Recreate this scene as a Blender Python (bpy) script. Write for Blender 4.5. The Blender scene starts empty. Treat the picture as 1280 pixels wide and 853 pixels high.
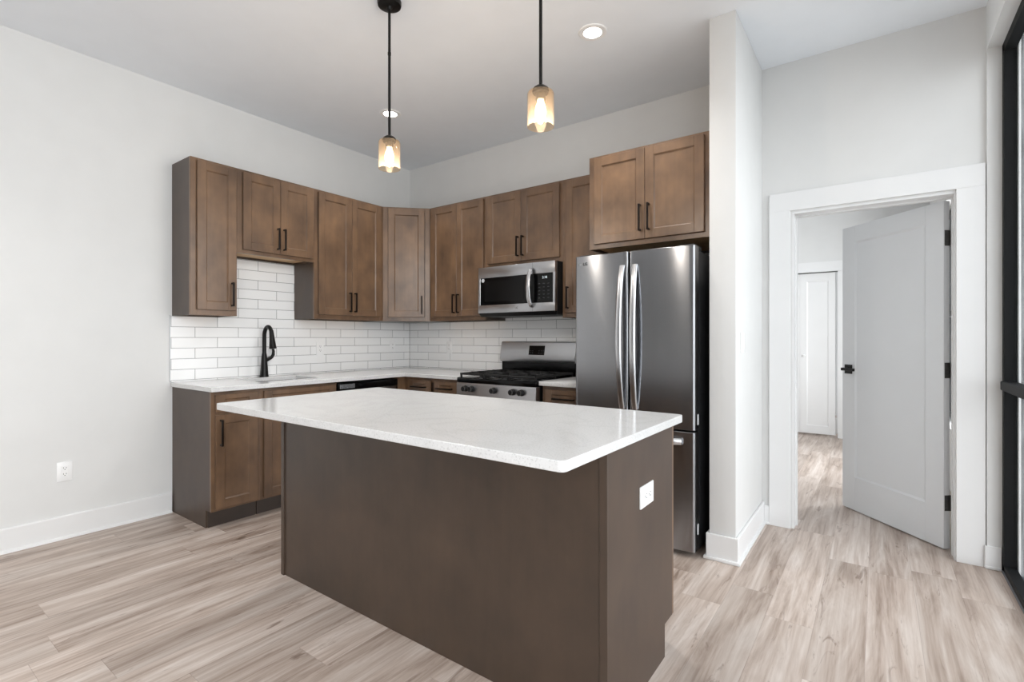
import bpy, bmesh, math, random
from mathutils import Matrix, Vector
random.seed(7)
SC = bpy.context.scene
COL = SC.collection
# ------------------------------------------------------------------ camera
cam_d = bpy.data.cameras.new('camera')
cam = bpy.data.objects.new('camera', cam_d); COL.objects.link(cam)
cam.location = (4.0449, -3.6878, 1.2331)
cam.rotation_euler = (math.radians(90), 0, 0.6304)
cam_d.sensor_width = 36.0
cam_d.lens = 627.05 / 1280 * 36
cam_d.shift_x = 0.0
cam_d.shift_y = -4.06 / 1280
cam_d.clip_start = 0.02
SC.camera = cam
# ------------------------------------------------------------------ light
SC.view_settings.view_transform = 'Standard'
SC.view_settings.look = 'None'
SC.view_settings.gamma = 1.0
SC.view_settings.use_curve_mapping = False
SC.view_settings.exposure = 0.15
W = bpy.data.worlds.new('world'); SC.world = W
W.use_nodes = True
W.node_tree.nodes['Background'].inputs[0].default_value = (0.93, 0.96, 1.0, 1)
W.node_tree.nodes['Background'].inputs[1].default_value = 2.15
def area(name, loc, rot, sx, sy, watts, color=(1, 1, 1)):
    l = bpy.data.lights.new(name, 'AREA'); l.shape = 'RECTANGLE'
    l.size = sx; l.size_y = sy; l.energy = watts; l.color = color
    o = bpy.data.objects.new(name, l); COL.objects.link(o)
    o.location = loc; o.rotation_euler = rot
    return o
R90 = math.radians(90)
# daylight entering at each window (outside the glass, facing into the room)
area('daylight', (8.6, -2.4, 2.5), (0, R90, 0), 5.0, 8.0, 210, (0.97, 0.985, 1.0))
area('daylight', (5.05, -4.3, 1.45), (0, R90, 0), 2.6, 2.6, 80, (0.97, 0.985, 1.0))  # lamp for the added, unseen second window
area('daylight', (5.05, 1.9, 1.5), (0, R90, 0), 2.0, 1.8, 128, (0.97, 0.985, 1.0))

# ------------------------------------------------------------------ materials
M = {}
def newmat(name):
    m = bpy.data.materials.new(name); m.use_nodes = True
    nt = m.node_tree; b = nt.nodes['Principled BSDF']
    M[name] = m
    return m, nt, b
def N(nt, typ, **kw):
    n = nt.nodes.new(typ)
    for k, v in kw.items():
        if hasattr(n, k): setattr(n, k, v)
        else: n.inputs[k].default_value = v
    return n
def L(nt, a, b): nt.links.new(a, b)
def ramp(nt, fac, stops):
    r = N(nt, 'ShaderNodeValToRGB')
    e = r.color_ramp.elements
    while len(e) < len(stops): e.new(0.5)
    for k, (p, c) in enumerate(stops):
        e[k].position = p; e[k].color = (*c, 1)
    L(nt, fac, r.inputs[0])
    return r
def S(r, g, b):
    f = lambda v: (v / 255 / 12.92) if v / 255 <= 0.04045 else ((v / 255 + 0.055) / 1.055) ** 2.4
    return (f(r), f(g), f(b))
def plain(name, rgb, rough=0.5, metal=0.0, noise=0.03, scale=6.0, bump=0.0, bscale=200, spec=0.5, coat=0.0):
    m, nt, b = newmat(name)
    tc = N(nt, 'ShaderNodeTexCoord')
    no = N(nt, 'ShaderNodeTexNoise', Scale=scale, Detail=3.0)
    L(nt, tc.outputs['Object'], no.inputs['Vector'])
    r = ramp(nt, no.outputs['Fac'], [(0.3, tuple(max(0, c * (1 - noise)) for c in rgb)), (0.7, tuple(min(1, c * (1 + noise)) for c in rgb))])
    L(nt, r.outputs[0], b.inputs['Base Color'])
    b.inputs['Roughness'].default_value = rough
    b.inputs['Metallic'].default_value = metal
    b.inputs['Specular IOR Level'].default_value = spec
    b.inputs['Coat Weight'].default_value = coat
    if bump:
        n2 = N(nt, 'ShaderNodeTexNoise', Scale=bscale, Detail=2.0)
        L(nt, tc.outputs['Object'], n2.inputs['Vector'])
        bp = N(nt, 'ShaderNodeBump', Strength=bump, Distance=0.002)
        L(nt, n2.outputs['Fac'], bp.inputs['Height']); L(nt, bp.outputs[0], b.inputs['Normal'])
    return m
plain('wall_paint', S(226, 226, 225), 0.75, noise=0.012, bump=0.04, bscale=260, spec=0.3)
plain('ceiling_paint', S(242, 246, 251), 0.85, noise=0.01, spec=0.2)
plain('trim_paint', S(235, 235, 235), 0.38, noise=0.008)
plain('door_paint', S(226, 228, 230), 0.42, noise=0.008)
plain('white_plastic', S(246, 246, 246), 0.32, noise=0.004)
plain('slot_dark', S(60, 60, 62), 0.5)
plain('black_metal', S(22, 20, 19), 0.38, metal=0.5, noise=0.1)
plain('bronze_pull', S(30, 24, 21), 0.36, metal=0.7, noise=0.1)
plain('black_gloss', S(10, 10, 11), 0.12, noise=0.05, spec=0.22)
plain('black_plastic', S(20, 20, 21), 0.5, noise=0.05, spec=0.3)
plain('grey_key', S(52, 53, 55), 0.5)
plain('tinted_window', S(14, 14, 15), 0.2, noise=0.05, spec=0.25)
plain('cast_iron', S(22, 22, 23), 0.55, noise=0.1, bump=0.2, bscale=300)
plain('hinge_metal', S(84, 83, 82), 0.45, metal=0.5, noise=0.12, scale=60)
plain('chrome', S(225, 225, 228), 0.16, metal=1.0, noise=0.01)
plain('grey_print', S(66, 68, 72), 0.4, noise=0.02)
plain('light_print', S(205, 208, 212), 0.4, noise=0.02)
plain('natural_maple', S(214, 176, 130), 0.5, noise=0.08, scale=9)
plain('frame_black', S(26, 27, 28), 0.6, noise=0.06, spec=0.15)
plain('sill_grey', S(98, 102, 108), 0.4, metal=0.5, noise=0.05)
plain('gap_dark', S(20, 18, 17), 0.9)
plain('outside_ground', S(150, 150, 148), 0.9, noise=0.1, scale=3)
plain('knob_grey', S(190, 190, 192), 0.3, metal=0.6)
plain('fridge_side', S(62, 63, 65), 0.42, metal=0.4, noise=0.04)

def wood(name, dark, light, rough, coat=0.08, spec=0.7):
    m, nt, b = newmat(name)
    tc = N(nt, 'ShaderNodeTexCoord'); oi = N(nt, 'ShaderNodeObjectInfo')
    add = N(nt, 'ShaderNodeVectorMath', operation='MULTIPLY_ADD')
    comb = N(nt, 'ShaderNodeCombineXYZ')
    for k in range(3): L(nt, oi.outputs['Random'], comb.inputs[k])
    add.inputs[1].default_value = (31, 17, 23)
    L(nt, comb.outputs[0], add.inputs[0]); L(nt, tc.outputs['Object'], add.inputs[2])
    mp = N(nt, 'ShaderNodeMapping'); mp.inputs['Scale'].default_value = (34, 34, 1.6)
    L(nt, add.outputs[0], mp.inputs[0])
    g = N(nt, 'ShaderNodeTexNoise', Scale=1.0, Detail=6.0, Roughness=0.6, Distortion=0.4); L(nt, mp.outputs[0], g.inputs['Vector'])
    mp2 = N(nt, 'ShaderNodeMapping'); mp2.inputs['Scale'].default_value = (6, 6, 4.2)
    L(nt, add.outputs[0], mp2.inputs[0])
    bl = N(nt, 'ShaderNodeTexNoise', Scale=1.0, Detail=3.0, Roughness=0.55); L(nt, mp2.outputs[0], bl.inputs['Vector'])
    mx = N(nt, 'ShaderNodeMath', operation='MULTIPLY_ADD'); mx.inputs[1].default_value = 0.22
    L(nt, g.outputs['Fac'], mx.inputs[0])
    m2 = N(nt, 'ShaderNodeMath', operation='MULTIPLY'); m2.inputs[1].default_value = 0.78
    L(nt, bl.outputs['Fac'], m2.inputs[0]); L(nt, m2.outputs[0], mx.inputs[2])
    r = ramp(nt, mx.outputs[0], [(0.27, dark), (0.72, light)])
    L(nt, r.outputs[0], b.inputs['Base Color'])
    b.inputs['Roughness'].default_value = rough
    b.inputs['Specular IOR Level'].default_value = spec
    b.inputs['Coat Weight'].default_value = coat; b.inputs['Coat Roughness'].default_value = 0.28
    bp = N(nt, 'ShaderNodeBump', Strength=0.04, Distance=0.002)
    L(nt, g.outputs['Fac'], bp.inputs['Height']); L(nt, bp.outputs[0], b.inputs['Normal'])
wood('stained_wood', S(82, 63, 49), S(132, 102, 76), 0.34, 0.12, 0.6)
wood('stained_panel', S(59, 47, 38), S(80, 64, 52), 0.44, 0.0)
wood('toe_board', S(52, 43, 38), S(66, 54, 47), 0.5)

def steel(name, rgb, rough, aniso):
    m, nt, b = newmat(name)
    tc = N(nt, 'ShaderNodeTexCoord')
    mp = N(nt, 'ShaderNodeMapping'); mp.inputs['Scale'].default_value = (3, 3, 900)
    L(nt, tc.outputs['Object'], mp.inputs[0])
    no = N(nt, 'ShaderNodeTexNoise', Scale=1.0, Detail=2.0); L(nt, mp.outputs[0], no.inputs['Vector'])
    r = ramp(nt, no.outputs['Fac'], [(0.3, tuple(c * 0.96 for c in rgb)), (0.7, rgb)])
    L(nt, r.outputs[0], b.inputs['Base Color'])
    b.inputs['Metallic'].default_value = 1.0
    b.inputs['Roughness'].default_value = rough
    b.inputs['Anisotropic'].default_value = aniso
    tg = N(nt, 'ShaderNodeTangent'); tg.direction_type = 'RADIAL'; tg.axis = 'Z'
    L(nt, tg.outputs[0], b.inputs['Tangent']); b.inputs['Anisotropic Rotation'].default_value = 0.25
steel('stainless', S(158, 159, 162), 0.21, 0.9)
steel('stainless_soft', S(188, 189, 192), 0.3, 0.35)
steel('stainless_light', S(205, 206, 209), 0.26, 0.3)

def floor_mat():
    m, nt, b = newmat('plank_floor')
    geo = N(nt, 'ShaderNodeNewGeometry'); sp = N(nt, 'ShaderNodeSeparateXYZ')
    L(nt, geo.outputs['Position'], sp.inputs[0])
    def ma(op, a, bv=None, c=None):
        n = N(nt, 'ShaderNodeMath', operation=op)
        for k, v in enumerate((a, bv, c)):
            if v is None: continue
            if isinstance(v, (int, float)): n.inputs[k].default_value = v
            else: L(nt, v, n.inputs[k])
        return n.outputs[0]
    PW, PL = 0.182, 1.22
    u = ma('DIVIDE', sp.outputs[0], PW); row = ma('FLOOR', u); fu = ma('SUBTRACT', u, row)
    wn = N(nt, 'ShaderNodeTexWhiteNoise', noise_dimensions='1D'); L(nt, row, wn.inputs['W'])
    v = ma('ADD', ma('DIVIDE', sp.outputs[1], PL), wn.outputs['Value'])
    colm = ma('FLOOR', v); fv = ma('SUBTRACT', v, colm)
    cb = N(nt, 'ShaderNodeCombineXYZ'); L(nt, row, cb.inputs[0]); L(nt, colm, cb.inputs[1])
    w2 = N(nt, 'ShaderNodeTexWhiteNoise', noise_dimensions='2D'); L(nt, cb.outputs[0], w2.inputs['Vector'])
    pid = w2.outputs['Value']
    def coords(sx, sy, off):
        c = N(nt, 'ShaderNodeCombineXYZ')
        L(nt, ma('MULTIPLY', sp.outputs[0], sx), c.inputs[0]); L(nt, ma('MULTIPLY', sp.outputs[1], sy), c.inputs[1])
        L(nt, ma('MULTIPLY', pid, off), c.inputs[2]); return c.outputs[0]
    g1 = N(nt, 'ShaderNodeTexNoise', Scale=1.0, Detail=5.0, Roughness=0.62, Distortion=0.7); L(nt, coords(11, 1.1, 40), g1.inputs['Vector'])
    g2 = N(nt, 'ShaderNodeTexNoise', Scale=1.0, Detail=3.0, Roughness=0.6); L(nt, coords(70, 2.2, 60), g2.inputs['Vector'])
    g3 = N(nt, 'ShaderNodeTexNoise', Scale=1.0, Detail=4.0, Roughness=0.7, Distortion=1.3); L(nt, coords(17, 2.6, 90), g3.inputs['Vector'])
    fac = ma('ADD', ma('MULTIPLY', g1.outputs['Fac'], 0.72), ma('MULTIPLY', g2.outputs['Fac'], 0.28))
    r = ramp(nt, fac, [(0.33, S(146, 127, 114)), (0.49, S(190, 174, 163)), (0.64, S(216, 205, 197))])
    crack = ramp(nt, g3.outputs['Fac'], [(0.60, (1, 1, 1)), (0.70, (0.58, 0.53, 0.50))])
    mix = N(nt, 'ShaderNodeMix', data_type='RGBA', blend_type='MULTIPLY'); mix.inputs['Factor'].default_value = 1.0
    L(nt, r.outputs[0], mix.inputs['A']); L(nt, crack.outputs[0], mix.inputs['B'])
    tone = ramp(nt, pid, [(0.0, (0.86, 0.85, 0.84)), (1.0, (1.08, 1.08, 1.08))])
    mix2 = N(nt, 'ShaderNodeMix', data_type='RGBA', blend_type='MULTIPLY'); mix2.inputs['Factor'].default_value = 1.0
    L(nt, mix.outputs['Result'], mix2.inputs['A']); L(nt, tone.outputs[0], mix2.inputs['B'])
    gap = ma('MAXIMUM', ma('LESS_THAN', fu, 0.009), ma('LESS_THAN', fv, 0.0016))
    mix3 = N(nt, 'ShaderNodeMix', data_type='RGBA', blend_type='MULTIPLY')
    L(nt, ma('MULTIPLY', gap, 0.35), mix3.inputs['Factor'])
    L(nt, mix2.outputs['Result'], mix3.inputs['A']); mix3.inputs['B'].default_value = (0.35, 0.3, 0.27, 1)
    L(nt, mix3.outputs['Result'], b.inputs['Base Color'])
    b.inputs['Roughness'].default_value = 0.42
    b.inputs['Specular IOR Level'].default_value = 0.4
    bp = N(nt, 'ShaderNodeBump', Strength=0.08, Distance=0.002)
    L(nt, fac, bp.inputs['Height']); L(nt, bp.outputs[0], b.inputs['Normal'])
floor_mat()

def tile_mat(name, axis, phase, z0):
    m, nt, b = newmat(name)
    tc = N(nt, 'ShaderNodeTexCoord'); sp = N(nt, 'ShaderNodeSeparateXYZ'); L(nt, tc.outputs['Object'], sp.inputs[0])
    cb = N(nt, 'ShaderNodeCombineXYZ')
    a1 = N(nt, 'ShaderNodeMath', operation='ADD'); a1.inputs[1].default_value = -phase + 30 * 0.308
    L(nt, sp.outputs[axis], a1.inputs[0]); L(nt, a1.outputs[0], cb.inputs[0])
    a2 = N(nt, 'ShaderNodeMath', operation='ADD'); a2.inputs[1].default_value = -z0 + 0.0765 * 20
    L(nt, sp.outputs[2], a2.inputs[0]); L(nt, a2.outputs[0], cb.inputs[1])
    br = N(nt, 'ShaderNodeTexBrick'); br.offset = 0.5; br.offset_frequency = 2; br.squash = 1.0
    br.inputs['Scale'].default_value = 1.0
    br.inputs['Brick Width'].default_value = 0.308
    br.inputs['Row Height'].default_value = 0.0765
    br.inputs['Mortar Size'].default_value = 0.0019
    br.inputs['Mortar Smooth'].default_value = 0.1
    br.inputs['Color1'].default_value = (*S(244, 244, 244), 1); br.inputs['Color2'].default_value = (*S(250, 250, 250), 1)
    br.inputs['Mortar'].default_value = (*S(150, 150, 150), 1)
    L(nt, cb.outputs[0], br.inputs['Vector'])
    L(nt, br.outputs['Color'], b.inputs['Base Color'])
    no = N(nt, 'ShaderNodeTexNoise', Scale=14.0, Detail=2.0); L(nt, cb.outputs[0], no.inputs['Vector'])
    hh = N(nt, 'ShaderNodeMath', operation='MULTIPLY_ADD'); hh.inputs[1].default_value = -1.0
    L(nt, br.outputs['Fac'], hh.inputs[0])
    nm = N(nt, 'ShaderNodeMath', operation='MULTIPLY'); nm.inputs[1].default_value = 0.5
    L(nt, no.outputs['Fac'], nm.inputs[0]); L(nt, nm.outputs[0], hh.inputs[2])
    bp = N(nt, 'ShaderNodeBump', Strength=0.25, Distance=0.002)
    L(nt, hh.outputs[0], bp.inputs['Height']); L(nt, bp.outputs[0], b.inputs['Normal'])
    b.inputs['Roughness'].default_value = 0.14
tile_mat('tile_left', 1, -1.936, 0.929)
tile_mat('tile_back', 0, 0.288, 0.929)

def quartz():
    m, nt, b = newmat('white_quartz')
    tc = N(nt, 'ShaderNodeTexCoord')
    n1 = N(nt, 'ShaderNodeTexNoise', Scale=170.0, Detail=2.0); L(nt, tc.outputs['Object'], n1.inputs['Vector'])
    n2 = N(nt, 'ShaderNodeTexNoise', Scale=2.6, Detail=6.0, Distortion=1.2); L(nt, tc.outputs['Object'], n2.inputs['Vector'])
    r1 = ramp(nt, n1.outputs['Fac'], [(0.34, S(206, 206, 206)), (0.42, S(224, 224, 224)), (0.66, S(225, 225, 225)), (0.72, S(234, 234, 234))])
    r2 = ramp(nt, n2.outputs['Fac'], [(0.46, (1, 1, 1)), (0.5, (0.95, 0.95, 0.95)), (0.54, (1, 1, 1))])
    mx = N(nt, 'ShaderNodeMix', data_type='RGBA', blend_type='MULTIPLY'); mx.inputs['Factor'].default_value = 1.0
    L(nt, r1.outputs[0], mx.inputs['A']); L(nt, r2.outputs[0], mx.inputs['B'])
    L(nt, mx.outputs['Result'], b.inputs['Base Color'])
    b.inputs['Roughness'].default_value = 0.13
quartz()

def glassy(name, tint, gloss_rough=0.02, boost=0.6, haze=None):
    m = bpy.data.materials.new(name); m.use_nodes = True; M[name] = m
    nt = m.node_tree; nt.nodes.remove(nt.nodes['Principled BSDF'])
    out = nt.nodes['Material Output']
    tr = N(nt, 'ShaderNodeBsdfTransparent'); tr.inputs[0].default_value = (*tint, 1)
    gl = N(nt, 'ShaderNodeBsdfGlossy'); gl.inputs['Roughness'].default_value = gloss_rough
    lw = N(nt, 'ShaderNodeLayerWeight', Blend=0.5)
    pw = N(nt, 'ShaderNodeMath', operation='POWER'); pw.inputs[1].default_value = 4.0
    L(nt, lw.outputs['Facing'], pw.inputs[0])
    mu = N(nt, 'ShaderNodeMath', operation='MULTIPLY_ADD'); mu.inputs[1].default_value = boost; mu.inputs[2].default_value = 0.04; mu.use_clamp = True
    L(nt, pw.outputs[0], mu.inputs[0])
    if haze:
        tl = N(nt, 'ShaderNodeBsdfTranslucent'); tl.inputs[0].default_value = (*haze[1], 1)
        m0 = N(nt, 'ShaderNodeMixShader'); m0.inputs[0].default_value = haze[0]
        L(nt, tr.outputs[0], m0.inputs[1]); L(nt, tl.outputs[0], m0.inputs[2]); tr = m0
    mx = N(nt, 'ShaderNodeMixShader'); L(nt, mu.outputs[0], mx.inputs[0]); L(nt, tr.outputs[0], mx.inputs[1]); L(nt, gl.outputs[0], mx.inputs[2])
    L(nt, mx.outputs[0], out.inputs[0])
glassy('window_glass', (0.97, 0.98, 0.98), boost=0.25)
glassy('amber_glass', S(251, 240, 226), boost=0.45, haze=(0.03, S(255, 238, 218)))
def emit(name, rgb, strength):
    m, nt, b = newmat(name)
    b.inputs['Base Color'].default_value = (*rgb, 1)
    b.inputs['Emission Color'].default_value = (*rgb, 1)
    b.inputs['Emission Strength'].default_value = strength
emit('bulb_glow', (1.0, 0.84, 0.60), 10.0)
emit('led_disc', (1.0, 0.97, 0.92), 9.0)
emit('clock_glow', (0.75, 0.85, 0.9), 0.35)
def stone():
    m, nt, b = newmat('weathered_boards')
    tc = N(nt, 'ShaderNodeTexCoord'); mp = N(nt, 'ShaderNodeMapping'); mp.inputs['Scale'].default_value = (55, 55, 2.4)
    L(nt, tc.outputs['Object'], mp.inputs[0])
    n = N(nt, 'ShaderNodeTexNoise', Scale=1.0, Detail=7.0, Roughness=0.65, Distortion=1.0); L(nt, mp.outputs[0], n.inputs['Vector'])
    r = ramp(nt, n.outputs['Fac'], [(0.3, S(66, 67, 69)), (0.5, S(122, 123, 125)), (0.7, S(170, 171, 173))])
    L(nt, r.outputs[0], b.inputs['Base Color']); b.inputs['Roughness'].default_value = 0.8
stone()

# ------------------------------------------------------------------ mesh helpers
def BM(): return bmesh.new()
def box(bm, x0, x1, y0, y1, z0, z1, bev=0.0, seg=1):
    r = bmesh.ops.create_cube(bm, size=1.0)
    vs = r['verts']
    for v in vs:
        v.co = Vector(((x0 + x1) / 2 + v.co.x * (x1 - x0), (y0 + y1) / 2 + v.co.y * (y1 - y0), (z0 + z1) / 2 + v.co.z * (z1 - z0)))
    if bev:
        es = list({e for v in vs for e in v.link_edges})
        bmesh.ops.bevel(bm, geom=es, offset=bev, segments=seg, affect='EDGES', profile=0.5)
def cyl(bm, p0, p1, r0, r1=None, seg=24, caps=True):
    p0, p1 = Vector(p0), Vector(p1); d = p1 - p0
    q = Vector((0, 0, 1)).rotation_difference(d.normalized())
    bmesh.ops.create_cone(bm, cap_ends=caps, segments=seg, radius1=r0, radius2=r0 if r1 is None else r1, depth=d.length,
                          matrix=Matrix.Translation((p0 + p1) / 2) @ q.to_matrix().to_4x4())
def tube(bm, pts, rad, seg=12, caps=True, flat=None):
    pts = [Vector(p) for p in pts]; n = len(pts)
    rad = rad if isinstance(rad, (list, tuple)) else [rad] * n
    rings = []; up = None
    for i, p in enumerate(pts):
        t = (pts[min(i + 1, n - 1)] - pts[max(i - 1, 0)]).normalized()
        if up is None:
            up = t.orthogonal().normalized() if flat is None else Vector(flat)
        up = (up - t * up.dot(t)).normalized()
        side = t.cross(up)
        ring = []
        for k in range(seg):
            a = 2 * math.pi * k / seg
            rr = rad[i]
            ru, rs = (rr if not isinstance(rr, (tuple, list)) else rr[0]), (rr if not isinstance(rr, (tuple, list)) else rr[1])
            ring.append(bm.verts.new(p + up * math.cos(a) * ru + side * math.sin(a) * rs))
        rings.append(ring)
    for i in range(n - 1):
        for k in range(seg):
            bm.faces.new((rings[i][k], rings[i][(k + 1) % seg], rings[i + 1][(k + 1) % seg], rings[i + 1][k]))
    if caps:
        bm.faces.new(rings[0][::-1]); bm.faces.new(rings[-1])
def lathe(bm, prof, seg=32, c=(0, 0, 0), cap0=False, cap1=False):
    rings = []
    for r, z in prof:
        if r < 1e-6: rings.append([bm.verts.new((c[0], c[1], c[2] + z))])
        else: rings.append([bm.verts.new((c[0] + r * math.cos(2 * math.pi * k / seg), c[1] + r * math.sin(2 * math.pi * k / seg), c[2] + z)) for k in range(seg)])
    for a, b in zip(rings, rings[1:]):
        for k in range(seg):
            k2 = (k + 1) % seg
            if len(a) == 1: bm.faces.new((a[0], b[k], b[k2]))
            elif len(b) == 1: bm.faces.new((a[k], a[k2], b[0]))
            else: bm.faces.new((a[k], a[k2], b[k2], b[k]))
def prism(bm, poly, axis, a0, a1):
    def P(p, a):
        if axis == 'x': return (a, p[0], p[1])
        if axis == 'y': return (p[0], a, p[1])
        return (p[0], p[1], a)
    v0 = [bm.verts.new(P(p, a0)) for p in poly]; v1 = [bm.verts.new(P(p, a1)) for p in poly]
    n = len(poly)
    bm.faces.new(v0); bm.faces.new(v1[::-1])
    for k in range(n): bm.faces.new((v0[k], v1[k], v1[(k + 1) % n], v0[(k + 1) % n]))
def cells(bm, xs, ys, keep, z0, z1):
    vt = {}
    def V(i, j, z):
        if (i, j, z) not in vt: vt[(i, j, z)] = bm.verts.new((xs[i], ys[j], z))
        return vt[(i, j, z)]
    nx, ny = len(xs) - 1, len(ys) - 1
    K = lambda i, j: 0 <= i < nx and 0 <= j < ny and keep(i, j)
    for i in range(nx):
        for j in range(ny):
            if not K(i, j): continue
            bm.faces.new([V(i, j, z1), V(i + 1, j, z1), V(i + 1, j + 1, z1), V(i, j + 1, z1)])
            bm.faces.new([V(i, j + 1, z0), V(i + 1, j + 1, z0), V(i + 1, j, z0), V(i, j, z0)])
            for (di, dj, a, b) in ((0, -1, (i, j), (i + 1, j)), (1, 0, (i + 1, j), (i + 1, j + 1)), (0, 1, (i + 1, j + 1), (i, j + 1)), (-1, 0, (i, j + 1), (i, j))):
                if not K(i + di, j + dj):
                    bm.faces.new([V(*a, z0), V(*b, z0), V(*b, z1), V(*a, z1)])
def obj(name, bm, mat, parent=None, smooth=True, bevel=0.0, dissolve=False):
    if dissolve: bmesh.ops.dissolve_limit(bm, angle_limit=0.01, verts=bm.verts, edges=bm.edges)
    bmesh.ops.recalc_face_normals(bm, faces=bm.faces)
    me = bpy.data.meshes.new(name); bm.to_mesh(me); bm.free()
    me.materials.append(M[mat])
    if smooth:
        me.polygons.foreach_set('use_smooth', [True] * len(me.polygons))
        me.set_sharp_from_angle(angle=math.radians(32))
    o = bpy.data.objects.new(name, me); COL.objects.link(o)
    if parent: o.parent = parent
    if bevel:
        md = o.modifiers.new('bevel', 'BEVEL'); md.width = bevel; md.segments = 3; md.limit_method = 'ANGLE'; md.angle_limit = math.radians(40)
    return o
def thing(name, label, cat, loc=(0, 0, 0), rz=0.0, group=None):
    o = bpy.data.objects.new(name, None); COL.objects.link(o)
    o.empty_display_size = 0.1
    o.location = loc; o.rotation_euler = (0, 0, rz)
    tag(o, label, cat, group); return o
def tag(o, label, cat, group=None):
    o['label'] = label; o['category'] = cat
    if group: o['group'] = group
    return o
def struct(name, bm, mat, parent=None, **kw):
    o = obj(name, bm, mat, parent, **kw)
    if parent is None: o['kind'] = 'structure'
    return o
def dup(root, loc, label, group=None):
    r = root.copy(); COL.objects.link(r); r.location = loc; r['label'] = label
    if group: r['group'] = group
    for ch in list(root.children):
        c = ch.copy(); COL.objects.link(c); c.parent = r
        for g in list(ch.children):
            d = g.copy(); COL.objects.link(d); d.parent = c
    return r
def text(name, body, size, mat, parent, loc, rot, depth=0.0005, bold=False):
    cu = bpy.data.curves.new(name + '_curve', 'FONT'); cu.body = body; cu.size = size; cu.extrude = depth
    cu.align_x = 'CENTER'; cu.align_y = 'CENTER'
    if bold: cu.offset = size * 0.02
    tmp = bpy.data.objects.new('tmp_text', cu); COL.objects.link(tmp)
    dg = bpy.context.evaluated_depsgraph_get()
    me = bpy.data.meshes.new_from_object(tmp.evaluated_get(dg))
    bpy.data.objects.remove(tmp); bpy.data.curves.remove(cu)
    me.materials.clear(); me.materials.append(M[mat])
    o = bpy.data.objects.new(name, me); COL.objects.link(o)
    o.parent = parent; o.location = loc; o.rotation_euler = rot
    return o

# ------------------------------------------------------------------ room shell
CZ = 3.02
XW = 4.515            # inner face of the window wall
bm = BM(); box(bm, -0.2, 4.9, -9.7, 4.0, -0.12, 0.0); struct('floor', bm, 'plank_floor')
bm = BM(); box(bm, -0.2, 4.9, -9.7, 4.0, CZ, CZ + 0.15); struct('ceiling', bm, 'ceiling_paint')
bm = BM(); box(bm, -0.2, 0.0, -9.7, 4.0, 0, CZ); struct('wall_left', bm, 'wall_paint')
DX0, DX1, DZ = 3.597, 4.396, 2.043     # door opening
bm = BM()
box(bm, 0, DX0, 0, 0.15, 0, CZ); box(bm, DX1, 4.66, 0, 0.15, 0, CZ); box(bm, DX0, DX1, 0, 0.15, DZ, CZ)
struct('wall_back', bm, 'wall_paint')
bm = BM()
WZ = 2.776
WIN = [(-2.45, -0.026), (-5.6, -3.0)]
BW = (1.2, 2.6)                       # bedroom window (y)
t0, t1 = XW, 4.66
box(bm, t0, t1, -9.7, 0.0, WZ, CZ)
box(bm, t0, t1, -0.026, 0.0, 0, WZ); box(bm, t0, t1, -3.0, -2.45, 0, WZ); box(bm, t0, t1, -9.7, -5.6, 0, WZ)
box(bm, t0, t1, 0.15, BW[0], 0, CZ); box(bm, t0, t1, BW[1], 4.0, 0, CZ); box(bm, t0, t1, *BW, 2.4, CZ); box(bm, t0, t1, *BW, 0, 0.5)
struct('wall_right', bm, 'wall_paint')
bm = BM()
box(bm, -0.2, 4.66, -9.7, -9.5, 0, CZ)
struct('wall_rear', bm, 'wall_paint')
SX0, SX1, SY = 3.281, 3.42, -0.766     # stub wall beside the refrigerator
bm = BM(); box(bm, SX0, SX1, SY, 0.0, 0, CZ, 0.003, 2); struct('wall_stub', bm, 'wall_paint')
# bedroom behind the doorway: closet wall with its opening
CY = 3.65
bm = BM()
KX0, KX1, KZ = 2.44, 3.645, 2.055
box(bm, 0, KX0, CY, CY + 0.12, 0, CZ); box(bm, KX1, 4.66, CY, CY + 0.12, 0, CZ); box(bm, KX0, KX1, CY, CY + 0.12, KZ, CZ)
box(bm, KX0 - 0.05, KX1 + 0.05, CY + 0.3, CY + 0.34, 0, CZ)
struct('wall_bedroom', bm, 'wall_paint')

# baseboards: board with a small quarter-round shoe
def base_run(name, pts, h=0.14):
    """pts: floor polyline; board is laid on the left side of travel"""
    bm = BM()
    for (a, b) in pts:
        a, b = Vector(a), Vector(b); d = (b - a).normalized(); n = Vector((-d.y, d.x))
        prof = [(0, 0), (0.030, 0), (0.029, 0.008), (0.024, 0.014), (0.016, 0.017), (0.016, h - 0.006), (0.012, h), (0, h)]
        v0 = [bm.verts.new((a.x + n.x * p, a.y + n.y * p, z)) for p, z in prof]
        v1 = [bm.verts.new((b.x + n.x * p, b.y + n.y * p, z)) for p, z in prof]
        k = len(prof); bm.faces.new(v0); bm.faces.new(v1[::-1])
        for i in range(k): bm.faces.new((v0[i], v1[i], v1[(i + 1) % k], v0[(i + 1) % k]))
    return struct(name, bm, 'trim_paint', smooth=False)
base_run('baseboard_left', [((0, -2.243), (0, -9.5))])
base_run('baseboard_stub', [((SX0 - 0.03, SY), (SX1 + 0.03, SY)), ((SX1, SY - 0.03), (SX1, 0.0))][::1])
bpy.data.objects.remove(bpy.data.objects['baseboard_stub'])
def base_boxes(name, L_, h=0.145):
    bm = BM()
    for x0, x1, y0, y1, shoe in L_:
        box(bm, x0, x1, y0, y1, 0, h, 0.003)
        sx0, sx1, sy0, sy1 = shoe
        box(bm, sx0, sx1, sy0, sy1, 0, 0.018, 0.005, 2)
    return struct(name, bm, 'trim_paint')
T = 0.015
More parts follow.
